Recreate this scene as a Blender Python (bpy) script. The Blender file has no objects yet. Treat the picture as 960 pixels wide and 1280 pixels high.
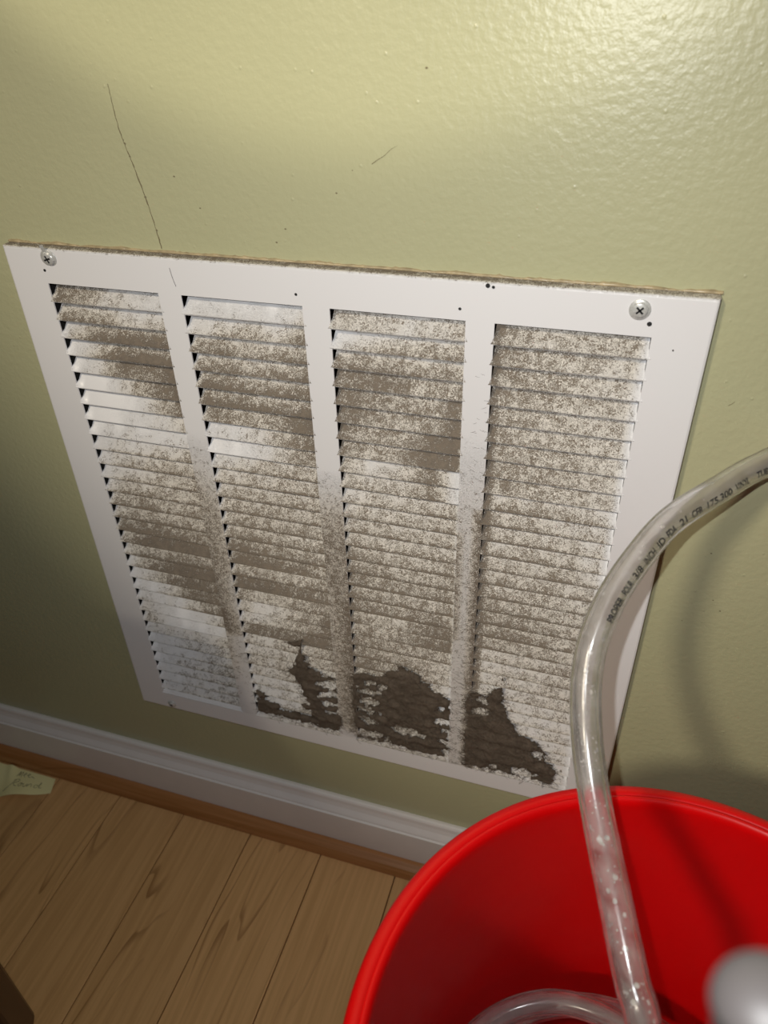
import bpy, bmesh, math, random
from mathutils import Vector, Matrix, noise
random.seed(7)
sc = bpy.context.scene
COL = sc.collection

# ------------------------------------------------------------------ camera
cam_d = bpy.data.cameras.new('camera')
cam = bpy.data.objects.new('camera', cam_d); COL.objects.link(cam)
CP = Vector((0.3647, -0.4124, 0.7343))
rx = Vector((0.953641, 0.299997, -0.023891)); dn = Vector((0.154275, -0.555486, -0.817089)); fw = Vector((-0.258396, 0.775524, -0.576016))
m = Matrix((rx, -dn, -fw)).transposed().to_4x4(); m.translation = CP
cam.matrix_world = m
cam_d.sensor_fit = 'VERTICAL'; cam_d.sensor_height = 36.0; cam_d.sensor_width = 27.0
cam_d.lens = 937.3 / 1280 * 36
cam_d.clip_start = 0.005; cam_d.clip_end = 50
cam_d.dof.use_dof = True; cam_d.dof.focus_distance = 0.50; cam_d.dof.aperture_fstop = 10.0
sc.camera = cam

# ------------------------------------------------------------------ view + light
vs = sc.view_settings
vs.view_transform = 'Standard'; vs.look = 'None'; vs.gamma = 1.0; vs.use_curve_mapping = False
vs.exposure = 0.0
wd = bpy.data.worlds.new('room_ambient'); sc.world = wd; wd.use_nodes = True
bg = wd.node_tree.nodes['Background']; bg.inputs[0].default_value = (1.0, 0.86, 0.68, 1); bg.inputs[1].default_value = 0.02

def light(name, kind, loc, target, energy, color, **kw):
    d = bpy.data.lights.new(name, kind); d.energy = energy; d.color = color
    for k, v in kw.items(): setattr(d, k, v)
    o = bpy.data.objects.new(name, d); COL.objects.link(o); o.location = loc
    o.rotation_euler = (Vector(target) - Vector(loc)).to_track_quat('-Z', 'Y').to_euler()
    return o
# the phone's own flash, a finger's width up and left of its lens
fl = CP - rx * 0.0165 - dn * 0.018 + fw * 0.001
light('phone_flash', 'SPOT', fl, fl + fw, 5.0, (0.985, 1.0, 1.01), spot_size=math.radians(140), spot_blend=1.0, shadow_soft_size=0.0025)
# the room's warm light, as added spots with cones shaped to draw shadow edges
light('pool_spot', 'SPOT', (-0.32, -1.6, 1.75), (0.52, 0, 1.08), 72.0, (1.0, 0.88, 0.70), spot_size=math.radians(50), spot_blend=0.05, shadow_soft_size=0.11)
light('pool_spot', 'SPOT', (0.1, -2.0, 1.6), (0.20, 0, 1.01), 78.0, (1.0, 0.91, 0.70), spot_size=math.radians(18.2), spot_blend=0.18, shadow_soft_size=0.02)

# ------------------------------------------------------------------ helpers
def W(X, Yd, Zin=9.0):           # millimetres on the grille's face (right, down, inward) -> metres in the room
    return Vector((X / 1000, (Zin - 9) / 1000, (577 - Yd) / 1000))

def obj(name, bm, mat, parent=None, smooth=False):
    me = bpy.data.meshes.new(name)
    if isinstance(bm, tuple): me.from_pydata(*bm)
    else: bm.to_mesh(me); bm.free()
    if mat: me.materials.append(mat)
    if smooth:
        for p in me.polygons: p.use_smooth = True
    o = bpy.data.objects.new(name, me); COL.objects.link(o)
    if parent is not None: o.parent = parent
    return o
def tag(o, label=None, cat=None, group=None, kind=None):
    if label: o['label'] = label
    if cat: o['category'] = cat
    if group: o['group'] = group
    if kind: o['kind'] = kind
    return o
def thing(name, loc, label, cat, group=None):
    o = bpy.data.objects.new(name, None); COL.objects.link(o); o.location = loc; o.empty_display_size = 0.02
    return tag(o, label, cat, group)
def box(bm, lo, hi, bevel=0):
    r = bmesh.ops.create_cube(bm, size=1)
    for v in r['verts']:
        v.co = Vector([lo[i] + (v.co[i] + 0.5) * (hi[i] - lo[i]) for i in range(3)])
    if bevel:
        es = list({e for v in r['verts'] for e in v.link_edges})
        bmesh.ops.bevel(bm, geom=es, offset=bevel, segments=2, affect='EDGES', profile=0.6)
    return bm
def lathe(prof, n=96, cap_first=False):
    vs_, fs = [], []
    for k in range(n):
        a = 2 * math.pi * k / n
        for r, z in prof: vs_.append((r * math.cos(a), r * math.sin(a), z))
    P = len(prof)
    for k in range(n):
        k2 = (k + 1) % n
        for i in range(P - 1): fs.append((k * P + i, k2 * P + i, k2 * P + i + 1, k * P + i + 1))
    if cap_first: fs.append(tuple(k * P for k in reversed(range(n))))
    return vs_, [], fs
def catmull(pts, per=10):
    P = [Vector(p) for p in pts]; P = [2 * P[0] - P[1]] + P + [2 * P[-1] - P[-2]]
    out = []
    for i in range(1, len(P) - 2):
        for k in range(per):
            t = k / per; a, b, c, d = P[i - 1], P[i], P[i + 1], P[i + 2]
            out.append(0.5 * ((2 * b) + (c - a) * t + (2 * a - 5 * b + 4 * c - d) * t * t + (3 * b - a - 3 * c + d) * t ** 3))
    out.append(P[-2].copy())
    return out
def frames(path):
    T = [(path[min(i + 1, len(path) - 1)] - path[max(i - 1, 0)]).normalized() for i in range(len(path))]
    N = T[0].orthogonal().normalized(); F = []
    for t in T:
        N = (N - t * N.dot(t)).normalized(); F.append((t, N, t.cross(N)))
    return F
def tube(path, r, n=20, closed_ends=True, flip=False):
    F = frames(path); v, f = [], []
    for i, (p, (t, a, b)) in enumerate(zip(path, F)):
        rr = r(i / (len(path) - 1)) if callable(r) else r
        for k in range(n):
            th = 2 * math.pi * k / n; v.append(p + (a * math.cos(th) + b * math.sin(th)) * rr)
    for i in range(len(path) - 1):
        for k in range(n):
            k2 = (k + 1) % n; q = (i * n + k, i * n + k2, (i + 1) * n + k2, (i + 1) * n + k)
            f.append(tuple(reversed(q)) if flip else q)
    if closed_ends:
        f.append(tuple(reversed(range(n)))); f.append(tuple((len(path) - 1) * n + k for k in range(n)))
    return v, [], f
def merge(parts):
    V, Fc = [], []
    for v, _, f in parts:
        o = len(V); V += list(v); Fc += [tuple(i + o for i in q) for q in f]
    return V, [], Fc

# ------------------------------------------------------------------ materials
def nmat(name):
    mt = bpy.data.materials.new(name); mt.use_nodes = True
    nt = mt.node_tree; return mt, nt, nt.nodes['Principled BSDF']
def nd(nt, typ, **kw):
    n = nt.nodes.new(typ)
    for k, v in kw.items():
        if k == 'ins':
            for kk, vv in v.items(): n.inputs[kk].default_value = vv
        else: setattr(n, k, v)
    return n
def lk(nt, a, b): nt.links.new(a, b)
def coords(nt, ob=None, scale=(1, 1, 1)):
    tc = nd(nt, 'ShaderNodeTexCoord')
    if ob is not None: tc.object = ob
    mp = nd(nt, 'ShaderNodeMapping', ins={'Scale': scale}); lk(nt, tc.outputs['Object'], mp.inputs[0]); return mp.outputs[0]
def noisen(nt, vec, scale, detail=3, rough=0.55, dist=0):
    n = nd(nt, 'ShaderNodeTexNoise', ins={'Scale': scale, 'Detail': detail, 'Roughness': rough, 'Distortion': dist}); lk(nt, vec, n.inputs['Vector']); return n.outputs[0]
def ramp(nt, fac, a, b, fa=0.0, fb=1.0):
    r = nd(nt, 'ShaderNodeMapRange', interpolation_type='SMOOTHSTEP', ins={1: a, 2: b, 3: fa, 4: fb}); lk(nt, fac, r.inputs[0]); return r.outputs[0]
def mix(nt, fac, a, b):
    n = nd(nt, 'ShaderNodeMix', data_type='RGBA')
    for s, v in ((0, fac), (6, a), (7, b)):
        if hasattr(v, 'is_output'): lk(nt, v, n.inputs[s])
        else: n.inputs[s].default_value = v if s == 0 else (*v, 1)
    return n.outputs[2]
def mth(nt, op, a, b=0.0):
    n = nd(nt, 'ShaderNodeMath', operation=op)
    for i, v in enumerate((a, b)):
        if hasattr(v, 'is_output'): lk(nt, v, n.inputs[i])
        else: n.inputs[i].default_value = v
    return n.outputs[0]
def bump(nt, h, bs, dist, strength=1.0):
    b = nd(nt, 'ShaderNodeBump', ins={'Strength': strength, 'Distance': dist}); lk(nt, h, b.inputs['Height']); lk(nt, b.outputs[0], bs.inputs['Normal']); return b
def simple(name, color, rough=0.5, metal=0.0, nscale=None, var=0.12, bd=0.0, **kw):
    mt, nt, bs = nmat(name)
    bs.inputs['Roughness'].default_value = rough; bs.inputs['Metallic'].default_value = metal
    if nscale:
        n = noisen(nt, coords(nt), nscale)
        lk(nt, mix(nt, n, tuple(c * (1 - var) for c in color), tuple(min(1, c * (1 + var)) for c in color)), bs.inputs['Base Color'])
        if bd: bump(nt, n, bs, bd)
    else: bs.inputs['Base Color'].default_value = (*color, 1)
    for k, v in kw.items(): bs.inputs[k].default_value = v
    return mt

def wall_mat():
    mt, nt, bs = nmat('sage_wall_paint')
    c = coords(nt)
    big = noisen(nt, c, 6, 2); 
    lk(nt, mix(nt, big, (0.43, 0.425, 0.255), (0.475, 0.465, 0.285)), bs.inputs['Base Color'])
    bs.inputs['Roughness'].default_value = 0.36
    peel = noisen(nt, c, 230, 2, 0.5); fine = noisen(nt, c, 520, 2, 0.5)
    vor = nd(nt, 'ShaderNodeTexVoronoi', ins={'Scale': 80.0}); lk(nt, c, vor.inputs['Vector'])
    nib = ramp(nt, vor.outputs['Distance'], 0.0, 0.10, 1.0, 0.0)
    h = mth(nt, 'ADD', mth(nt, 'ADD', mth(nt, 'MULTIPLY', peel, 1.0), mth(nt, 'MULTIPLY', fine, 0.25)), mth(nt, 'MULTIPLY', nib, 0.6))
    bump(nt, h, bs, 0.0008, 0.5)
    return mt
M_WALL = wall_mat()
M_BASE = simple('baseboard_paint', (0.78, 0.74, 0.71), 0.4, nscale=40, var=0.06, bd=0.0002)
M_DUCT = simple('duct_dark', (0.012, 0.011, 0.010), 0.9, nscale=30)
M_GAP = simple('subfloor_dark', (0.03, 0.016, 0.008), 0.9, nscale=30)
def wood(name, c1, c2, c3, rough, along='y', sc_=1.0):
    mt, nt, bs = nmat(name)
    tc = nd(nt, 'ShaderNodeTexCoord'); oi = nd(nt, 'ShaderNodeObjectInfo')
    add = nd(nt, 'ShaderNodeVectorMath', operation='ADD'); lk(nt, tc.outputs['Object'], add.inputs[0])
    mu = nd(nt, 'ShaderNodeMath', operation='MULTIPLY', ins={1: 13.7}); lk(nt, oi.outputs['Random'], mu.inputs[0]); lk(nt, mu.outputs[0], add.inputs[1])
    s1 = {'y': (9, 1.6, 9), 'x': (1.6, 9, 9), 'z': (9, 9, 1.6)}[along]; s2 = {'y': (260, 9, 200), 'x': (9, 260, 200), 'z': (260, 260, 9)}[along]
    mp = nd(nt, 'ShaderNodeMapping', ins={'Scale': s1}); lk(nt, add.outputs[0], mp.inputs[0])
    mp2 = nd(nt, 'ShaderNodeMapping', ins={'Scale': s2}); lk(nt, add.outputs[0], mp2.inputs[0])
    field = noisen(nt, mp.outputs[0], 1.3 * sc_, 2.5, 0.5, 0.5)
    rings = mth(nt, 'FRACT', mth(nt, 'MULTIPLY', field, 11.0))
    line = mth(nt, 'MULTIPLY', ramp(nt, rings, 0.80, 0.97, 0, 1), ramp(nt, rings, 0.97, 1.0, 1, 0))
    soft = ramp(nt, noisen(nt, mp.outputs[0], 3.0, 3), 0.40, 0.72, 0, 1)
    line = mth(nt, 'MULTIPLY', line, soft)
    streak = noisen(nt, mp2.outputs[0], 1.0, 3)
    col = mix(nt, ramp(nt, streak, 0.3, 0.7), c1, c2)
    col = mix(nt, mth(nt, 'MULTIPLY', line, 0.9), col, c3)
    var = nd(nt, 'ShaderNodeMapRange', ins={1: 0, 2: 1, 3: 0.88, 4: 1.10}); lk(nt, oi.outputs['Random'], var.inputs[0])
    hs = nd(nt, 'ShaderNodeHueSaturation'); lk(nt, col, hs.inputs['Color']); lk(nt, var.outputs[0], hs.inputs['Value'])
    lk(nt, hs.outputs[0], bs.inputs['Base Color']); bs.inputs['Roughness'].default_value = rough
    bump(nt, streak, bs, 0.0001, 0.4)
    return mt
M_PLANK = wood('maple_plank', (0.56, 0.315, 0.125), (0.66, 0.385, 0.165), (0.30, 0.145, 0.05), 0.40)
M_SHOE = wood('stained_shoe', (0.30, 0.125, 0.035), (0.38, 0.17, 0.06), (0.2, 0.08, 0.02), 0.4, 'x')
M_DARKWOOD = wood('dark_stained_wood', (0.035, 0.012, 0.007), (0.06, 0.02, 0.011), (0.02, 0.008, 0.005), 0.25, 'z')
M_SCREW = simple('zinc_screw', (0.60, 0.60, 0.57), 0.32, 0.25, nscale=900, var=0.35)
M_BLACK = simple('black_recess', (0.012, 0.012, 0.012), 0.7, nscale=400)
M_CRACK = simple('crack_dark', (0.19, 0.16, 0.09), 0.9, nscale=300)
M_HAIR = simple('hair_dark', (0.10, 0.075, 0.055), 0.7, nscale=500)
M_RIDGE = simple('paint_bead', (0.40, 0.32, 0.19), 0.25, nscale=160, var=0.75, bd=0.0008)

def enamel(name, root):          # white enamel with dust and painted louver shade, density stored per vertex
    mt, nt, bs = nmat(name)
    c = coords(nt, root)
    at = nd(nt, 'ShaderNodeAttribute', attribute_name='dust_shade'); sm = nd(nt, 'ShaderNodeAttribute', attribute_name='film')
    fine = ramp(nt, noisen(nt, c, 760, 2.2, 0.55, 2.2), 0.30, 0.70)
    med = ramp(nt, noisen(nt, c, 210, 3, 0.6, 0.4), 0.30, 0.70)
    n = mth(nt, 'ADD', mth(nt, 'MULTIPLY', fine, 0.66), mth(nt, 'MULTIPLY', med, 0.34))
    amp = mth(nt, 'SUBTRACT', 1.0, mth(nt, 'MULTIPLY', sm.outputs['Fac'], 0.22))
    val = mth(nt, 'ADD', at.outputs['Fac'], mth(nt, 'MULTIPLY', mth(nt, 'SUBTRACT', n, 0.5), amp))
    hard = ramp(nt, val, 0.41, 0.54)
    gate = ramp(nt, at.outputs['Fac'], 0.0, 0.12)
    veil = mth(nt, 'MULTIPLY', ramp(nt, at.outputs['Fac'], 0.02, 0.9), 0.22)
    mask = mth(nt, 'MULTIPLY', mth(nt, 'MAXIMUM', mth(nt, 'MULTIPLY', hard, 0.93), veil), gate)
    dustc = mix(nt, mth(nt, 'ADD', mth(nt, 'MULTIPLY', med, 0.6), mth(nt, 'MULTIPLY', fine, 0.4)), (0.105, 0.080, 0.057), (0.215, 0.168, 0.120))
    lk(nt, mix(nt, mask, mix(nt, ramp(nt, at.outputs['Fac'], 0.05, 0.45), (0.80, 0.79, 0.79), (0.82, 0.765, 0.68)), dustc), bs.inputs['Base Color'])
    r = nd(nt, 'ShaderNodeMapRange', ins={1: 0, 2: 1, 3: 0.34, 4: 0.95}); lk(nt, mask, r.inputs[0]); lk(nt, r.outputs[0], bs.inputs['Roughness'])
    bump(nt, mth(nt, 'MULTIPLY', mth(nt, 'ADD', hard, mth(nt, 'MULTIPLY', fine, 0.6)), gate), bs, 0.0008, 0.65)
    return mt

# ------------------------------------------------------------------ wall, duct, floor, trim
HX0, HX1, HY0, HY1 = -0.020, 0.403, W(0, 412).z, W(0, -14).z     # hole behind the grille
bm = bmesh.new()
X0, X1, ZT = -1.6, 2.4, 2.4
for lo, hi in (((X0, 0, 0), (HX0, 0.09, ZT)), ((HX1, 0, 0), (X1, 0.09, ZT)), ((HX0, 0, 0), (HX1, 0.09, HY0)), ((HX0, 0, HY1), (HX1, 0.09, ZT))):
    box(bm, lo, hi)
bmesh.ops.remove_doubles(bm, verts=bm.verts, dist=1e-5)
wall = tag(obj('wall_back', bm, M_WALL), kind='structure')
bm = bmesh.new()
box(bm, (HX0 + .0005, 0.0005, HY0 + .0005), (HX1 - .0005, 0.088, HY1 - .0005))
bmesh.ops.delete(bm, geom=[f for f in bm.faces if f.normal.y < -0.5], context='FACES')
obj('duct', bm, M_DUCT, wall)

bm = bmesh.new(); box(bm, (X0, -2.4, -0.03), (X1, 0.0, -0.0125))
floor = tag(obj('floor', bm, M_GAP), kind='structure')
PW = 0.0801
bm = bmesh.new(); box(bm, (0.0005, -2.4, -0.012), (PW - 0.0005, -0.002, 0.0), 0.0006)
pk = None; k0 = int((X0 + 0.0836) / PW) - 1
i = 0; x = -0.0836 + k0 * PW
while x < X1 - PW:
    if x > X0 - 0.001:
        if pk is None: o = pk = obj('plank', bm, M_PLANK, floor)
        else: o = pk.copy(); COL.objects.link(o); o.parent = floor
        o.location = (x, 0, 0)
    x += PW
# baseboard and shoe: profiles swept along the wall
def sweep(prof, xa, xb, n=60):
    v, f = [], []
    for i in range(n + 1):
        xx = xa + (xb - xa) * i / n
        for y, z in prof: v.append((xx, y, z))
    P = len(prof)
    for i in range(n):
        for k in range(P):
            k2 = (k + 1) % P; f.append((i * P + k, (i + 1) * P + k, (i + 1) * P + k2, i * P + k2))
    f.append(tuple(range(P))); f.append(tuple(n * P + k for k in reversed(range(P))))
    return v, [], f
bb = [(-0.0003, 0.001), (-0.0003, 0.0722), (-0.003, 0.0728), (-0.005, 0.0722), (-0.0060, 0.0705), (-0.0066, 0.0665), (-0.0080, 0.0625), (-0.0104, 0.0592), (-0.0118, 0.0572), (-0.0122, 0.0555), (-0.0140, 0.0548), (-0.0140, 0.001)]
tag(obj('baseboard_back', sweep(bb, X0, X1), M_BASE), kind='structure')
sh = [(-0.0142, 0.0002), (-0.0142, 0.0135)] + [(-0.0142 - 0.0138 * math.sin(a), 0.0005 + 0.0130 * math.cos(a)) for a in [math.pi / 2 * k / 6 for k in range(1, 7)]] + [(-0.0280, 0.0002)]
tag(obj('trim_1', sweep(sh, X0, X1), M_SHOE), kind='structure')

# hairline crack, scratch and paint ridge on the wall
def strip(pts, w, y=-0.00025, jit=0.0):
    v, f = [], []
    for i, p in enumerate(pts):
        a = Vector(pts[max(i - 1, 0)]); b = Vector(pts[min(i + 1, len(pts) - 1)]); t = (b - a).normalized(); n = Vector((-t.z, 0, t.x))
        ww = (w(i / (len(pts) - 1)) if callable(w) else w) * (1 + random.uniform(-jit, jit))
        for s in (-1, 1): v.append(Vector(p) + n * ww * s + Vector((0, y, 0)))
        for s in (-1, 1): v.append(Vector(p) + n * ww * s + Vector((0, 0.0001, 0)))
    for i in range(len(pts) - 1):
        o = i * 4; f += [(o, o + 1, o + 5, o + 4), (o + 1, o + 3, o + 7, o + 5), (o, o + 4, o + 6, o + 2)]
    return v, [], f
ck = catmull([(x / 1000, 0, z / 1000) for x, z in [(71.8, 692), (72.3, 680), (73.3, 667.8), (75.4, 659.4), (78.7, 646.5), (82.1, 630.9), (84.4, 617.1), (86.5, 602.5)]], 8)
ck = [p + Vector((random.uniform(-.00025, .00025), 0, 0)) for p in ck]
cv = strip(ck, lambda t: 0.00006 + 0.00018 * min(1, t * 2.2), jit=0.7)
chips = []
for j in (22, 27, 39, 50):
    p = ck[j]; ring = [(p.x + .0009 * math.cos(a) * random.uniform(.5, 1.1), -0.0003, p.z + .0007 * math.sin(a) * random.uniform(.5, 1.1)) for a in [k * math.pi / 3.5 for k in range(7)]]
    chips.append((ring, [], [tuple(range(7))]))
obj('crack', merge([cv] + chips), M_CRACK, wall)
obj('scratch', strip(catmull([(.2262, 0, .6555), (.2300, 0, .6580), (.2331, 0, .6597), (.2372, 0, .6631), (.2407, 0, .6649)], 4), lambda t: 0.00018 * (1 - t) + 0.00004), M_CRACK, wall)
obj('scratch', strip(catmull([(.4302, 0, .5385), (.4318, 0, .5398), (.4330, 0, .5412)], 4), 0.00012), M_CRACK, wall)
sp = []
for (x, z) in [(.1655, .611), (.118, .628), (.172, .619), (.104, .645), (.215, .652), (.205, .640), (.256, .700), (.43, .463), (.443, .437), (.452, .40), (.437, .378), (.458, .392)]:
    r = random.uniform(.0004, .0008)
    sp.append(([(x + r * math.cos(a), -0.0002, z + r * .7 * math.sin(a)) for a in [k * math.pi / 3 for k in range(6)]], [], [tuple(range(6))]))
tag(obj('speck', merge(sp), M_CRACK, wall), kind='stuff')

# ------------------------------------------------------------------ return-air grille
GR = thing('vent_grille', (0.192, 0, 577 / 1000 - 0.4217), 'dusty white return-air grille screwed to the green wall', 'vent')
def G(X, Yd, Zin=0.0): return W(X, Yd, Zin) - Vector((0.192, 0, 0.577 - 0.4217))
M_EN = enamel('dusty_enamel', GR)
COLS = [(0, 83.4), (99.7, 182.3), (199.8, 282.3), (298.9, 383.0)]
FL, FR, FT, FB, OB, P = -28.6, 412.8, -23.1, 421.7, 400.7, 12.7
def attrs(o, dust_shade, film=None):
    a = o.data.attributes.new('dust_shade', 'FLOAT', 'POINT'); a.data.foreach_set('value', dust_shade)
    b = o.data.attributes.new('film', 'FLOAT', 'POINT'); b.data.foreach_set('value', film if film else [0.0] * len(dust_shade))
# face frame: rolled edge swept round the rectangle, then the flat border
prof = [(0.0, 9.0), (0.0, 5.0), (0.0, 1.5), (0.45, 0.45), (1.5, 0.0)]
NS = 24; V, Fc, D = [], [], []
ringpts = []
for s, z in prof:
    l, r_, t, b = FL + s, FR - s, FT + s, FB - s
    ring = [(l + (r_ - l) * k / NS, t) for k in range(NS)] + [(r_, t + (b - t) * k / NS) for k in range(NS)] + [(r_ - (r_ - l) * k / NS, b) for k in range(NS)] + [(l, b - (b - t) * k / NS) for k in range(NS)]
    for k, (x, y) in enumerate(ring):
        V.append(G(x, y, z)); top = k <= NS
        D.append((0.66 if z > 4 else 0.50 if z > 1 else 0.16 if z > .2 else 0.03) * (1.0 if top else 0.0) * (1.0 if x < 330 else 0.75))
n4 = 4 * NS
for j in range(len(prof) - 1):
    for k in range(n4):
        k2 = (k + 1) % n4; Fc.append((j * n4 + k, (j + 1) * n4 + k, (j + 1) * n4 + k2, j * n4 + k2))
base = len(V); s = 1.5
def quad(x0, x1, y0, y1):
    o = len(V); V.extend([G(x0, y0), G(x0, y1), G(x1, y1), G(x1, y0)]); D.extend([0.0] * 4); Fc.append((o, o + 1, o + 2, o + 3))
quad(FL + s, FR - s, FT + s, 0); quad(FL + s, FR - s, OB, FB - s); quad(FL + s, 0, 0, OB); quad(383.0, FR - s, 0, OB)
for (a, b) in COLS:              # sheet-metal thickness round each opening
    for q in (((a, 0, 0), (b, 0, 0), (b, 0, 0.9), (a, 0, 0.9)), ((a, 0, 0), (a, 0, 0.9), (a, OB, 0.9), (a, OB, 0)), ((b, 0, 0), (b, OB, 0), (b, OB, 0.9), (b, 0, 0.9))):
        o = len(V); V.extend([G(*p) for p in q]); D.extend([0.0] * 4); Fc.append((o, o + 1, o + 2, o + 3))
fo = obj('face_frame', (V, [], Fc), M_EN, GR); attrs(fo, D)
# mullions
def lerp_tab(tab, u):
    u = max(0, min(0.9999, u)) * (len(tab) - 1); i = int(u); return tab[i] + (tab[i + 1] - tab[i]) * (u - i)
MULL = [((83.4, 99.7), lambda y, u: max(0, min(.52, (y - 95) / 150)) * (1.15 - .75 * u if y > 230 else 1 - .3 * u) * (1 if y < 270 else .55 if y > 296 else 1.3) * (1 if y < 330 else max(.3, 1 - (y - 330) / 60))),
        ((182.3, 199.8), lambda y, u: max(0, min(.46, (y - 110) / 130)) * (1.1 if y < 230 else .75 + .75 * u) * (1 if y < 380 else max(0, 1 - (y - 380) / 20))),
        ((282.3, 298.9), lambda y, u: max(0, min(.22, (y - 60) / 350)) + (max(0, u - .55) * 1.1 if 130 < y < 400 else 0) + (max(0, .35 - u) * .9 if 150 < y < 250 else 0))]
for (a, b), fn in MULL:
    nx, ny = 8, 60; v, f, d = [], [], []
    for j in range(ny + 1):
        for i in range(nx + 1):
            y = OB * j / ny; u = i / nx
            v.append(G(a + (b - a) * u, y, 0.0)); d.append(max(0, min(1, fn(y, u))))
    for j in range(ny):
        for i in range(nx):
            o = j * (nx + 1) + i; f.append((o, o + nx + 1, o + nx + 2, o + 1))
    mo = obj('mullion', (v, [], f), M_EN, GR); attrs(mo, d)
# louvers: dust density along each row (5 samples), and whether it gathers on the lower edge
T1 = """65 50 25 15 15 u|50 55 40 25 35 b|10 60 75 75 80 b|0 30 80 80 75 b|0 20 65 60 85 u|0 0 30 60 80 u|0 2 5 35 70 u|2 5 10 15 40 u|2 12 15 10 15 b|10 28 28 32 40 b|15 30 38 45 48 b|15 30 38 45 48 b|25 42 46 48 48 b|40 52 52 52 50 b|35 55 55 55 50 b|60 72 75 72 60 f|45 85 95 98 88 f|40 58 58 65 60 b|25 60 92 95 88 f|15 40 70 82 82 f|10 12 40 72 65 u|22 12 15 45 60 u|42 18 5 15 50 f|42 22 12 12 22 f|32 30 30 32 42 f|12 15 24 25 30 u|10 12 20 25 32 b|10 15 25 30 40 b|10 15 22 28 32 b|12 15 22 28 32 b|15 20 25 28 30 b|5 5 5 5 5 u"""
T2 = """15 10 10 12 25 b|20 30 45 30 60 b|60 60 50 50 70 b|55 60 50 55 70 b|70 70 60 60 75 b|70 70 65 65 75 b|55 50 45 60 75 u|15 10 25 45 75 u|5 5 15 40 60 u|20 35 40 45 50 b|40 42 45 45 48 b|42 45 46 46 48 b|45 48 50 48 48 b|50 50 52 50 50 b|58 55 52 50 50 b|80 70 65 60 60 b|82 85 75 70 60 f|58 54 50 50 55 b|88 88 82 76 70 f|60 50 45 60 70 f|50 25 38 58 80 f|25 28 42 50 80 u|70 75 72 85 85 f|40 30 36 42 52 u|30 30 30 42 42 u|40 30 42 35 35 u|30 28 35 30 30 u|28 24 30 30 30 b|26 22 30 30 32 b|24 22 30 32 34 b|30 26 30 34 36 b|20 20 25 30 30 u"""
T3 = """35 32 28 28 42 u|10 32 46 48 58 b|62 62 58 56 48 b|64 64 60 46 50 u|68 58 52 44 75 u|74 54 42 50 82 u|70 50 46 70 92 u|60 40 50 78 80 u|50 28 38 78 12 f|50 36 38 55 8 u|38 42 44 44 48 b|42 44 45 45 48 b|44 46 46 46 48 b|50 48 48 48 52 b|56 52 48 48 54 b|62 58 52 50 60 b|74 64 58 55 60 b|60 52 50 50 58 b|74 62 60 70 60 b|70 52 50 70 72 f|62 52 56 76 70 f|60 54 52 52 40 u|60 52 50 42 28 u|64 60 52 42 28 u|54 54 60 42 18 u|50 44 52 30 5 u|50 42 50 20 5 u|50 42 50 32 20 u|50 42 50 32 30 u|50 42 50 32 30 u|50 42 50 32 30 u|30 30 30 30 30 u"""
T4 = """50 40 36 36 42 t|56 48 42 36 34 t|56 46 44 36 34 t|54 46 43 38 34 t|54 46 43 38 35 u|54 44 43 38 36 u|52 46 44 38 36 u|50 46 44 40 36 u|50 46 44 40 35 u|50 47 45 40 34 b|50 48 46 40 33 b|48 47 46 42 30 b|48 47 46 44 30 b|50 48 46 44 32 b|50 50 47 45 36 b|52 50 48 46 40 b|56 54 50 48 42 b|62 62 54 50 44 b|60 64 58 52 46 b|56 54 50 48 46 b|38 40 40 42 44 b|32 34 36 40 46 b|30 32 36 36 40 b|32 32 32 36 36 b|42 32 28 32 34 b|48 34 26 28 32 b|50 34 25 26 30 b|50 34 25 26 30 b|50 34 25 25 28 b|50 34 25 25 26 b|50 34 25 25 26 b|30 25 20 20 20 u"""
TABS = [[([float(q) / 100 for q in r.split()[:5]], r.split()[5]) for r in T.split('|')] for T in (T1, T2, T3, T4)]
BP = [(3.2, 7.6), (5.2, 6.1), (7.2, 4.5), (9.2, 2.9), (10.9, 1.5), (12.0, 0.55), (12.55, 0.05)]
BL = [(1.2, 3.2), (2.6, 2.2), (4.0, 1.2), (5.0, 0.5), (6.9, 0.0)]
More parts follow.
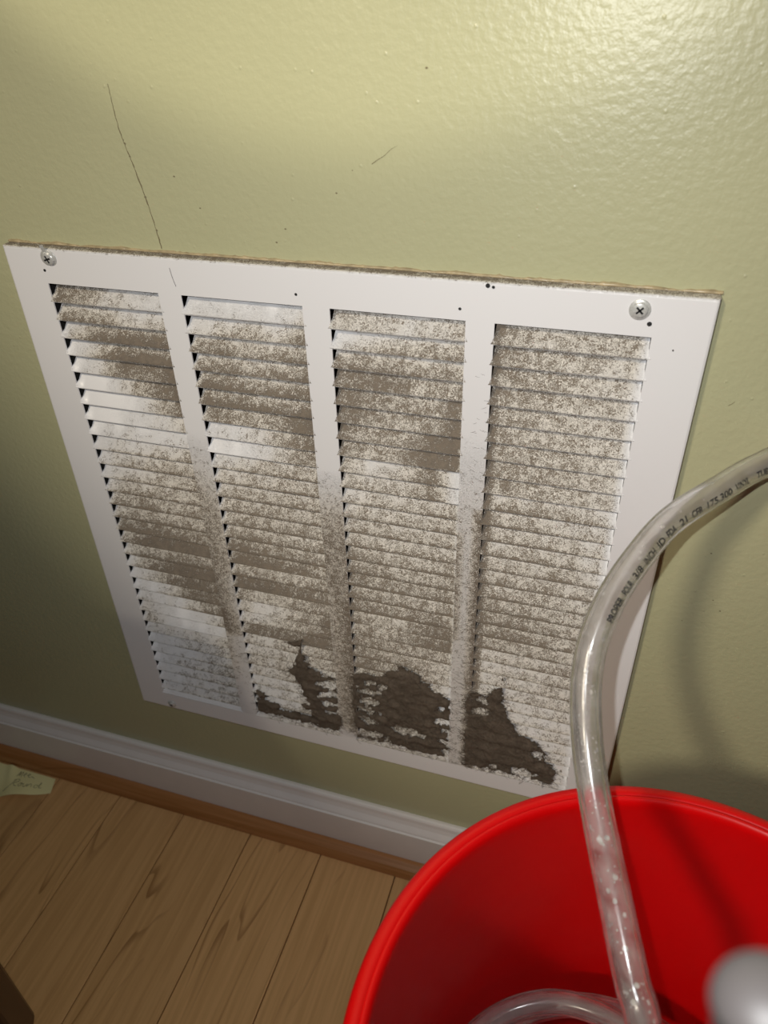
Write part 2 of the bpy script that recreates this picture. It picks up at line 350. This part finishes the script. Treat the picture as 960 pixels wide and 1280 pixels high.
for ci, (xa, xb) in enumerate(COLS):
    for r in range(32):
        prof = BP if r < 31 else BL
        tab, mode = TABS[ci][r]
        nx = 28; v, f, d, fm = [], [], [], []
        np_ = len(prof)
        for i in range(nx + 1):
            u = i / nx; x = xa + 0.15 + (xb - xa - 0.3) * u
            e = min(x - xa, xb - x)
            for k, (dy, z) in enumerate(prof):
                t = k / (np_ - 1)
                zz = z * (1 - max(0, 1 - e / 3.0) * (0.75 * t)) + 0.25 * noise.noise(Vector((x * .05, r * 3.1, ci)))
                ex = (1.9 * max(0, (t - .35) / .65)) * (-1 if u < .5 else 1) if e < 1.0 else 0.0   # lower corners drawn out over the face
                zz = max(zz, -0.02) if not ex or t < .45 else -0.16
                v.append(G(x + ex, r * P + dy - (0.25 * t if ex else 0), zz))
                b = lerp_tab(tab, u)
                if mode == 'b': w = (0.50 + 0.85 * t if t < .92 else 0.9) if r < 9 else (0.62 + 0.5 * t + (0.35 if t > .8 else 0))
                elif mode == 't': w = 1.15 - 0.3 * t
                elif mode == 'f': w = 0.66 + 0.36 * t
                else: w = (1.0 if t < .9 else .8) if r < 9 else (0.82 + 0.3 * t + (0.3 if t > .8 else 0))  # lower rows: louver shading line painted as extra density along the bottom edge
                val = b * w + 0.10 * noise.noise(Vector((x * .11, r * 1.7 + t * .6, ci * 9.0))) * (1 if b > .12 else b / .12)
                if ci == 3 and u < 0.04: val = max(val, .72)
                if ci == 3 and u > .94: val *= max(0, (1 - u) / .06)
                if ci == 2 and u > .965 and r > 3: val *= .5
                if ci in (0, 1) and e < 3 and u < .5: val *= .55
                d.append(max(0, min(1, val))); fm.append({'f': 1.0, 'b': .45 if (ci < 2 and r < 7) else .12}.get(mode, .45 if (ci < 2 and r < 8) else 0.1))
        nf = len(v)
        for i in range(nx + 1):                     # back skin of the sheet
            for k, (dy, z) in enumerate(prof):
                v.append(v[i * np_ + k] + Vector((0, 0.0006, -0.0006))); d.append(0.0); fm.append(0.0)
        for i in range(nx):
            for k in range(np_ - 1):
                q = (i * np_ + k, i * np_ + k + 1, (i + 1) * np_ + k + 1, (i + 1) * np_ + k)
                f.append(q); f.append(tuple(nf + j for j in reversed(q)))
            for k in (0, np_ - 1):
                a, b = i * np_ + k, (i + 1) * np_ + k; f.append((a, b, nf + b, nf + a) if k else (b, a, nf + a, nf + b))
        lo = obj('louver', (v, [], f), M_EN, GR)
        for p_ in lo.data.polygons: p_.use_smooth = True
        attrs(lo, d, fm)
# screws (washer head, cross recess), pilot holes and specks on the border
def screw(X, Yd, r, tilt=0.0, hexa=True):
    s = obj('screw', lathe([(r * 1.0, 0.0), (r * 1.0, .0006), (r * .92, .0009), (r * .72, .0010), (r * .70, .0026), (r * .60, .0031), (0.0001, .0033)], 6 if False else 28), M_SCREW, GR, True)
    s.location = G(X, Yd, 0); s.scale = (1, 1, 0.6); s.rotation_mode = 'ZYX'; s.rotation_euler = (math.pi / 2 + tilt, 0, random.random())
    bm = bmesh.new(); box(bm, (-r * .42, -r * .09, .0028), (r * .42, r * .09, .0035)); box(bm, (-r * .09, -r * .42, .0028), (r * .09, r * .42, .0035))
    obj('cross_recess', bm, M_BLACK, s)
    if hexa:
        bm = bmesh.new(); bmesh.ops.create_cone(bm, cap_ends=True, segments=6, radius1=r * .80, radius2=r * .76, depth=.0016)
        for v in bm.verts: v.co.z += .0016
        obj('hex_head', bm, M_SCREW, s)
    return s
s1 = screw(6.2, -16.7, .0058, 0.12); screw(374.7, -14.6, .0056, 0.0); screw(5.8, 414.8, .0045, 0.1, False)
bm = bmesh.new(); box(bm, (-.0014, -.0020, .0004), (.0014, .0032, .0012), .0003)
clip = obj('bent_clip', bm, M_SCREW, s1); clip.rotation_euler = (0.25, 0.15, 0.15 - s1.rotation_euler.z); clip.location = Matrix.Rotation(-s1.rotation_euler.z, 3, 'Z') @ Vector((-.0012, .0062, .0006))
for X, Yd, r in ((0.4, -8.6, .0010), (380.7, -7.3, .0013), (293.9, -21.0, .0013), (297.0, -20.4, .0009), (278.8, -6.7, .0009), (178.9, -6.9, .0009), (395, 6, .0005)):
    o = obj('pilot_hole', lathe([(r, 0.0001), (r, .00015), (r * .9, .0002), (0.00005, .0002)], 12), M_BLACK, GR); o.location = G(X, Yd, 0); o.rotation_euler = (math.pi / 2, 0, 0)
def hair(pts, r=0.00012, per=5): return tube(catmull(pts, per), r, 5)
obj('hair_strand', hair([G(95.3, -16.8, -.2), G(96.0, -12.0, -.4), G(97.5, -5.4, -.2)]), M_HAIR, GR)
# ridge of old paint along the top of the frame
rd = []
for i in range(201):
    x = FL - 1 + (FR - FL + 2) * i / 200; h = 0.0012 + 0.0008 * noise.noise(Vector((x * .06, 0, 0))) + 0.0005 * noise.noise(Vector((x * .4, 3, 0)))
    rd.append((x / 1000, h))
v, f = [], []
zt = W(0, FT).z
for x, h in rd:
    for k in range(5):
        a = math.pi * k / 4; v.append((x, -max(.0004, h) * 1.3 * math.sin(a) + .0001, zt - .0004 + max(.0003, h) * (1 - math.cos(a)) * .75))
for i in range(200):
    for k in range(4): o = i * 5 + k; f.append((o, o + 1, o + 6, o + 5))
obj('paint_ridge', (v, [], f), M_RIDGE, wall, True)

# ------------------------------------------------------------------ lint mats caught on the lower louvers
def lint_mat():
    mt, nt, bs = nmat('brown_lint'); c = coords(nt)
    n = noisen(nt, c, 520, 5, 0.72, 2.0); n2 = noisen(nt, c, 90, 3)
    lk(nt, mix(nt, mth(nt, 'MULTIPLY', n, n2), (0.10, 0.078, 0.058), (0.36, 0.29, 0.225)), bs.inputs['Base Color'])
    bs.inputs['Roughness'].default_value = 1.0; bs.inputs['Specular IOR Level'].default_value = 0.05
    bump(nt, n, bs, 0.0016, 1.0); return mt
M_LINT = lint_mat()
def inpoly(x, y, poly):
    c = False; j = len(poly) - 1
    for i in range(len(poly)):
        xi, yi = poly[i]; xj, yj = poly[j]
        if (yi > y) != (yj > y) and x < (xj - xi) * (y - yi) / (yj - yi) + xi: c = not c
        j = i
    return c
def pdist(x, y, poly):
    best = 1e9
    for i in range(len(poly)):
        ax, ay = poly[i - 1]; bx, by = poly[i]; dx, dy = bx - ax, by - ay
        t = max(0, min(1, ((x - ax) * dx + (y - ay) * dy) / (dx * dx + dy * dy + 1e-9))); best = min(best, math.hypot(x - ax - t * dx, y - ay - t * dy))
    return best
def lint(label, polys, holes, seed, nf, step=1.0):
    xs = [p[0] for q in polys for p in q]; ys = [p[1] for q in polys for p in q]
    x0, x1, y0, y1 = min(xs) - 4, max(xs) + 4, min(ys) - 4, max(ys) + 4
    nx, ny = int((x1 - x0) / step), int((y1 - y0) / step)
    cxm, cym = (x0 + x1) / 2, y1
    root = thing('lint_clump', W(cxm, cym, 0), label, 'lint', 'clumps of lint on the lower grille')
    org = W(cxm, cym, 0)
    idx, v, f, hgt = {}, [], [], {}
    for j in range(ny + 1):
        for i in range(nx + 1):
            x, y = x0 + i * step, y0 + j * step
            wob = 3.4 * noise.noise(Vector((x * .16, y * .16, seed))) + 2.4 * noise.noise(Vector((x * .45, y * .45, seed + 4)))
            best = -1e9
            for pl in polys:
                dd = pdist(x, y, pl); best = max(best, dd if inpoly(x, y, pl) else -dd)
            for hx, hy, ha, hb in holes:
                q = math.hypot((x - hx) / ha, (y - hy) / hb); best = min(best, (q - 1) * min(ha, hb))
            sd = best + wob
            if sd > 0: hgt[(i, j)] = sd
    for (i, j), sd in hgt.items():
        x, y = x0 + i * step, y0 + j * step
        ph = (y % P) / P; rec = max(0, 7.0 * (1 - ph)) * 0.22 if ph > .25 else 7.0 * .165 * (ph / .25)
        mu = min([0] + [0]) if any(a <= x <= b for a, b in COLS) else 1
        if mu or y > OB: rec = 0
        th = min(1, sd / 5) * (1.6 + 1.6 * noise.noise(Vector((x * .12, y * .12, seed + 9))) + .7 * noise.noise(Vector((x * .7, y * .7, seed))))
        idx[(i, j)] = len(v); v.append(W(x, y, rec * (1 - .4 * min(1, sd / 6)) - .45 - max(0, th)) - org)
    n0 = len(v)
    for (i, j) in list(idx):
        x, y = x0 + i * step, y0 + j * step; v.append(v[idx[(i, j)]] + Vector((0, .0011, 0)))
    for (i, j) in idx:
        q = [(i, j), (i, j + 1), (i + 1, j + 1), (i + 1, j)]
        if all(c in idx for c in q):
            a = tuple(idx[c] for c in q); f.append(a); f.append(tuple(n0 + k for k in reversed(a)))
    if True:
        me = obj('lint_mat', (v, [], f), M_LINT, root, True); bmx = bmesh.new(); bmx.from_mesh(me.data)
        bmesh.ops.delete(bmx, geom=[q for q in bmx.verts if not q.link_faces], context='VERTS'); bmx.to_mesh(me.data); bmx.free()
    keys = list(hgt); fib = []; rnd = random.Random(seed)
    edge = [k for k in keys if hgt[k] < 2.0]
    for q in range(nf):
        i, j = rnd.choice(edge if q % 5 < 2 else keys); p = v[idx[(i, j)]]; a = rnd.uniform(0, 6.28); L = rnd.uniform(.002, .0075)
        d1 = Vector((math.cos(a), -rnd.uniform(.1, .5), math.sin(a)))
        d2 = Vector((math.cos(a + rnd.uniform(-1, 1)), rnd.uniform(-.3, .3), math.sin(a + rnd.uniform(-1, 1))))
        fib.append(tube(catmull([p + Vector((0, .0003, 0)), p + d1 * L * .5, p + d1 * L * .6 + d2 * L * .5], 3), rnd.uniform(.00007, .00013), 4))
    tag(obj('fibre', merge(fib), M_LINT, root), kind='stuff')
    return root
lint('small branching dark lint clump on the second louver column', [
    [(151.3, 299.4), (156.8, 311.4), (159.7, 320.6), (171.8, 323.3), (163.1, 337.6), (170.7, 337.8), (165.9, 349.9), (169.1, 359.6), (172.1, 372.3), (185.7, 373.2), (183.6, 391.4), (161.3, 395.8), (156.0, 374.9), (151.9, 354.4), (147.4, 339.8), (137.7, 329.8), (146.0, 314.6)],
    [(160.0, 328.2), (183.0, 322.6), (183.0, 328.3), (161.4, 334.2)], [(154.9, 342.8), (183.1, 336.7), (183.2, 341.4), (158.3, 348.3)],
    [(149.9, 355.0), (183.3, 348.4), (183.2, 355.6), (157.1, 362.2)], [(144.7, 367.6), (183.4, 362.0), (183.0, 367.6), (152.0, 374.9)],
    [(101.8, 377.4), (113.5, 375.0), (123.5, 377.4), (122.4, 386.2), (111.1, 394.3), (101.8, 392.3)],
    [(112.2, 385.3), (143.3, 382.0), (167.3, 383.7), (166.6, 392.5), (142.3, 392.3), (111.3, 392.8)],
    [(138.9, 292.0), (154.2, 289.0), (151.7, 295.7), (140.3, 296.5)], [(101.0, 360.0), (114.2, 369.2), (107.0, 377.1), (101.5, 371.2)]], [], 3.3, 700)
lint('thick round dark lint clump at the foot of the third louver column', [
    [(204.4, 310.9), (224.2, 309.8), (229.7, 300.8), (242.1, 293.5), (254.1, 298.3), (264.5, 309.6), (274.9, 314.9), (282.3, 322.4), (281.6, 341.8), (281.5, 368.4), (280.6, 394.4), (250.5, 395.2), (227.7, 392.1), (198.5, 396.1), (195.9, 371.8), (196.1, 331.7), (198.0, 313.2)]],
    [(212.1, 320.5, 8.6, 3.6), (211.7, 331.8, 9.7, 3.4), (210.3, 344.2, 8.9, 4.3), (210.8, 356.5, 10.0, 3.8), (210.3, 369.5, 9.1, 4.5), (245.9, 371.6, 12.7, 5.0), (277.1, 348.6, 8.3, 4.7), (212.5, 387.1, 12.3, 4.0), (223.9, 322.4, 3.8, 3.1), (279.4, 358.9, 5.6, 3.2), (278.3, 387.6, 3.9, 2.8), (278.9, 374.8, 3.8, 2.2), (277.1, 333.0, 3.6, 3.1)], 11.7, 1500)
lint('wide dark lint clump on the fourth louver column beside the bucket', [
    [(295.5, 302.0), (310.1, 305.6), (320.7, 291.5), (322.6, 284.0), (325.0, 311.7), (331.5, 329.4), (339.1, 342.0), (352.9, 347.4), (360.3, 355.2), (363.2, 367.5), (373.7, 379.8), (370.5, 398.0), (353.7, 394.0), (336.3, 394.6), (318.6, 395.4), (296.7, 396.2), (294.8, 358.2)]],
    [(307.8, 324.4, 7.8, 3.5), (346.4, 389.2, 9.9, 4.4), (357.2, 361.7, 3.8, 4.7), (321.0, 390.7, 2.2, 2.2), (305.5, 312.0, 6.9, 2.4)], 23.1, 1500)
# loose hairs across the third mullion
hs = []; rnd = random.Random(5)
for k in range(26):
    y = rnd.uniform(285, 392); x = rnd.uniform(282, 292); L = rnd.uniform(5, 13); a = rnd.uniform(-.5, .6)
    hs.append(hair([G(x, y, -.3), G(x + L * .5, y + L * .5 * a + rnd.uniform(-1.5, 1.5), -.8), G(x + L, y + L * a, -.3)], rnd.uniform(.00005, .0001), 4))
for k in range(24):
    y = rnd.uniform(30, 140); x = rnd.uniform(288, 297); L = rnd.uniform(1.5, 4.0); a = rnd.uniform(-.6, .6)
    hs.append(hair([G(x, y, -.2), G(x + L * .5, y + L * .5 * a, -.5), G(x + L, y + L * a, -.3)], .00006, 3))
tag(obj('loose_hairs', merge(hs), M_HAIR, GR), kind='stuff')

# ------------------------------------------------------------------ red bucket
M_RED = simple('red_plastic', (0.63, 0.001, 0.002), 0.30, nscale=25, var=0.05, bd=0.0003)
BK = thing('bucket', (0.445, -0.273, 0), 'glossy red plastic bucket on the floor in front of the grille', 'bucket')
RB, RT, H = 0.1235, 0.1405, 0.362
def rad(z): return RB + (RT - RB) * z / H
inner = [(0.0002, .006), (RB - .006, .006), (RB - .003, .009)] + [(rad(z) - .0024, z) for z in (.03, .12, .2, .28, .33, .352, .357)] + [(.1386, .3600), (.1400, .3616), (.1418, .3620)]
outer = [(.1424, .3585)] + [(rad(z), z) for z in (.352, .33, .28, .2, .12, .03, .004)] + [(RB - .004, .001), (RB - .012, .003), (0.0002, .003)]
obj('body', lathe(inner + outer, 128), M_RED, BK, True)
rim = [(.1408, .3605), (.1418, .3622), (.1445, .3626), (.1474, .3620), (.1490, .3595), (.1495, .354), (.1493, .345), (.1472, .3448), (.1470, .352), (.1425, .355), (.1408, .3605)]
obj('rim', lathe(rim, 128), M_RED, BK, True)
for z in (.315, .300):
    obj('stiffening_ring', lathe([(rad(z) - .001, z - .0015), (.1475, z - .0014), (.1480, z), (.1475, z + .0014), (rad(z) - .001, z + .0015)], 128), M_RED, BK, True)

# ------------------------------------------------------------------ clear vinyl hose
def hose_mat():
    mt, nt, bs = nmat('cloudy_vinyl'); c = coords(nt)
    n = noisen(nt, c, 90, 4, 0.6, 0.6)
    lk(nt, mix(nt, n, (0.80, 0.77, 0.74), (0.93, 0.91, 0.89)), bs.inputs['Base Color'])
    bs.inputs['Roughness'].default_value = 0.16; bs.inputs['IOR'].default_value = 1.30
    t = nd(nt, 'ShaderNodeMapRange', ins={1: .3, 2: .7, 3: .97, 4: .84}); lk(nt, n, t.inputs[0]); lk(nt, t.outputs[0], bs.inputs['Transmission Weight'])
    return mt
M_HOSE = hose_mat()
M_INK = simple('black_ink', (0.01, 0.01, 0.012), 0.6, nscale=900)
M_DROP = simple('milky_droplets', (0.85, 0.82, 0.80), 0.3, nscale=300)
HP = [(760.0, -40.0, 10.0), (750.0, -26.0, 120.0), (720.0, -18.0, 300.0), (660.0, -14.0, 440.0), (510.0, -10.5, 521.0), (469.0, -15.3, 522.8), (446.9, -32.8, 520.8), (428.0, -54.5, 517.6), (405.5, -82.1, 512.6), (391.8, -105.1, 503.4), (382.2, -125.1, 492.4), (377.1, -140.4, 479.0), (376.3, -151.8, 467.2), (377.8, -162.4, 457.1), (380.9, -173.9, 446.3), (386.3, -189.6, 434.8), (393.2, -207.5, 424.8), (402.4, -231.7, 414.5), (411.0, -254.1, 405.0), (416.9, -266.1, 398.0), (426, -290, 368), (438, -318, 312), (452, -335, 262)]
for k in range(1, 14):                                   # inner loop
    a = math.radians(-50 + 30 * k); HP.append((405 + 68 * math.cos(a), -250 + 68 * math.sin(a), 240 - min(k, 6) * 7.5))
for k in range(1, 15):                                   # outer loop under it
    a = math.radians(-20 + 30 * k); HP.append((432 + 96 * math.cos(a), -266 + 96 * math.sin(a), 192 - k * 1.6))
for k in range(1, 20):
    a = math.radians(40 + 30 * k); HP.append((445 + 92 * math.cos(a), -272 + 92 * math.sin(a), 168 - k * 8.0))
path = [p / 1000 for p in catmull(HP, 10)]
HO = thing('vinyl_hose', (path[0].x, path[0].y, 0), 'cloudy clear vinyl hose with black print arching into the bucket', 'hose')
off = Vector((path[0].x, path[0].y, 0)); path = [p - off for p in path]
HR = 0.00725
o = obj('tube_wall', merge([tube(path, HR, 24, False), tube(path, 0.0047, 18, False, True)]), M_HOSE, HO, True)
S = [0.0]
for i in range(1, len(path)): S.append(S[-1] + (path[i] - path[i - 1]).length * 1000)
def at(s):
    for i in range(1, len(S)):
        if S[i] >= s:
            t = (s - S[i - 1]) / (S[i] - S[i - 1]); p = path[i - 1].lerp(path[i], t)
            return p, (path[min(i + 1, len(path) - 1)] - path[i - 2]).normalized()
TV = Vector((-0.04, -0.32, 0.22)).normalized(); TANG = math.radians(34)
REF = S[60]
for word, s0, s1 in (('PROPER', 130.0, 117.8), ('POUR', 115.6, 108.6), ('3/8', 106.0, 99.5), ('INCH', 96.4, 88.0), ('ID', 85.0, 80.0), ('FDA', 77.4, 70.6), ('21', 67.4, 62.2), ('CFR', 58.6, 50.6), ('175.300', 47.0, 28.9), ('VINYL', 26.0, 15.6), ('TUBING', 9.5, -7.5)):
    s0 += REF; s1 += REF
    cu = bpy.data.curves.new('print', 'FONT'); cu.body = word; cu.size = 1.0; cu.resolution_u = 3; cu.offset = 0.018
    tmp = bpy.data.objects.new('print', cu); COL.objects.link(tmp)
    me = bpy.data.meshes.new_from_object(tmp.evaluated_get(bpy.context.evaluated_depsgraph_get()))
    bpy.data.objects.remove(tmp); bpy.data.curves.remove(cu)
    xs = [v.co.x for v in me.vertices]; xa, xb = min(xs), max(xs)
    ymax = max(v.co.y for v in me.vertices)
    for v in me.vertices:
        u = (v.co.x - xa) / (xb - xa); p, t = at(s0 + (s1 - s0) * u); t = -t
        nrm = (TV - t * TV.dot(t)).normalized(); up = nrm.cross(t)
        ang = -TANG + (v.co.y / ymax - 0.5) * 0.0037 / HR
        v.co = p + (nrm * math.cos(ang) + up * math.sin(ang)) * (HR + 0.0002)
    me.materials.append(M_INK)
    lo = bpy.data.objects.new('print', me); COL.objects.link(lo); lo.parent = HO
# droplets clinging inside the hose
rnd = random.Random(12); dr = []; FR_ = frames(path)
for k in range(150):
    i = int(rnd.triangular(62, 205, 190)); p = path[i]; t, a, b = FR_[i]; th = rnd.uniform(0, 6.28); nrm = a * math.cos(th) + b * math.sin(th); sd = t.cross(nrm); r = rnd.choice((.0003, .0004, .0005, .0006, .0011))
    c = p + nrm * .0046 + t * rnd.uniform(-.002, .002); V, Fc = [c - nrm * r * .6], []
    for q in range(8): V.append(c + (t * math.cos(q * .785) + sd * math.sin(q * .785)) * r)
    for q in range(8): Fc.append((0, 1 + q, 1 + (q + 1) % 8))
    dr.append((V, [], Fc))
tag(obj('droplets', merge(dr), M_DROP, HO, True), kind='stuff')

# ------------------------------------------------------------------ sticky note
def note_mat():
    mt, nt, bs = nmat('yellow_note_paper'); n = noisen(nt, coords(nt), 40, 3)
    lk(nt, mix(nt, n, (0.84, 0.78, 0.38), (0.90, 0.84, 0.46)), bs.inputs['Base Color']); bs.inputs['Roughness'].default_value = .8; return mt
NT = thing('sticky_note', (-0.205, -0.055, 0), 'creased yellow sticky note with handwriting on the floor by the shoe moulding', 'note')
A, B, C_, D_ = Vector((-.262, -.0300, 0)), Vector((-.1675, -.0300, 0)), Vector((-.1610, -.0475, 0)), Vector((-.262, -.098, 0))
def npt(u, v, lift=0.0):
    p = (A.lerp(B, u)).lerp(D_.lerp(C_, u), v)
    z = .0006 + .0085 * math.exp(-((u - .62) / .20) ** 2) * v ** 1.5 * (1 - .55 * max(0, u - .75) / .25) + .0035 * math.exp(-((u - .38 - .25 * v) / .05) ** 2) * (1 - v)
    return p + Vector((0.205, 0.055, z + lift))
n = 26; v = [npt(i / n, j / n) for j in range(n + 1) for i in range(n + 1)]; v += [q - Vector((0, 0, .0002)) for q in v]
f = []; N2 = (n + 1) ** 2
for j in range(n):
    for i in range(n):
        q = (j * (n + 1) + i, (j + 1) * (n + 1) + i, (j + 1) * (n + 1) + i + 1, j * (n + 1) + i + 1); f += [q, tuple(N2 + k for k in reversed(q))]
obj('paper', (v, [], f), note_mat(), NT, True)
M_PEN = simple('pencil_grey', (0.09, 0.075, 0.04), .7, nscale=800)
def strokes(lst, u0, v0, du, dv, sk=0.0):
    out = []
    for st in lst:
        pts = [npt(u0 + x * du, v0 + (1 - y) * dv + x * sk, .0004) for x, y in st]
        out.append(tube(catmull(pts, 4), .00022, 5))
    return out
rou = [[(.10, .95), (.05, .4), (-.08, -.5)], [(.02, .85), (.22, 1.0), (.30, .75), (.10, .5), (.22, .2), (.36, .1)], [(.46, .55), (.38, .3), (.46, .1), (.55, .35), (.46, .55), (.62, .45)],
       [(.62, .5), (.66, .12), (.74, .1), (.80, .5), (.82, .1)], [(.86, .1), (.90, .5), (.98, .5), (1.02, .1)], [(1.30, .5), (1.16, .45), (1.14, .15), (1.28, .12), (1.40, 1.05), (1.38, .1), (1.5, .05)]]
nee = [[(0, .1), (.08, .8), (.12, .2), (.25, .8), (.30, .1)], [(.42, .4), (.58, .5), (.5, .7), (.42, .4), (.6, .1)], [(.72, .4), (.88, .5), (.8, .7), (.72, .4), (.95, .1)], [(1.0, .15), (1.1, .3), (1.3, .1)]]
obj('handwriting', merge(strokes(nee, .52, .02, .17, .26, -.02) + strokes(rou, .53, .34, .235, .30, .02)), M_PEN, NT)

# ------------------------------------------------------------------ dark stool whose leg cuts the lower left corner
ST = thing('stool', (-0.16, -0.41, 0), 'dark stained wooden stool leg in the lower left corner', 'stool')
def place(bmv, x, y, rz=0.0, nm='leg'):
    o = obj(nm, bmv, M_DARKWOOD, ST); o.location = (x, y, 0); o.rotation_euler = (0, 0, rz); return o
for (x, y) in ((-.036, -.262), (-.30, -.262), (-.024, -.56), (-.30, -.56)):
    bm = bmesh.new(); box(bm, (-.018, -.018, 0.0), (.018, .018, .45), .004); place(bm, x + .16, y + .41, .55 if x > -.03 - .01 and y > -.3 else 0)
bm = bmesh.new(); box(bm, (-.18, -.19, .45), (.17, .17, .475), .006); place(bm, 0, 0, 0, 'seat')

# ------------------------------------------------------------------ wand leaning up from the floor close to the lens
M_GREY = simple('charcoal_rubber', (0.0045, 0.0045, 0.005), .7, nscale=60)
M_PALE = simple('pale_plastic', (0.06, 0.053, 0.052), .5, nscale=60)
p0 = Vector((0.3922, -0.3612, 0.6434))
foot = Vector((0.55, -0.58, 0.0)); dr_ = (foot - p0).normalized()
WN = thing('wand', (foot.x, foot.y, 0), 'blurred dark grey wand with pale tip in the lower right corner', 'wand')
def rel(p): return p - foot
L = (foot - p0).length; R_ = .0066
obj('shaft', tube([rel(p0 + dr_ * (.0075 + (L - .0075) * k / 12)) for k in range(13)], R_, 20), M_GREY, WN, True)
tipp = [rel(p0 + dr_ * (.0078 - .0052 * math.sin(a))) for a in [math.pi / 2 * k / 8 for k in range(9)]]
obj('tip_cap', tube(tipp, lambda t: max(.0004, R_ * 1.03 * math.cos(math.pi / 2 * t)), 20), M_PALE, WN, True)
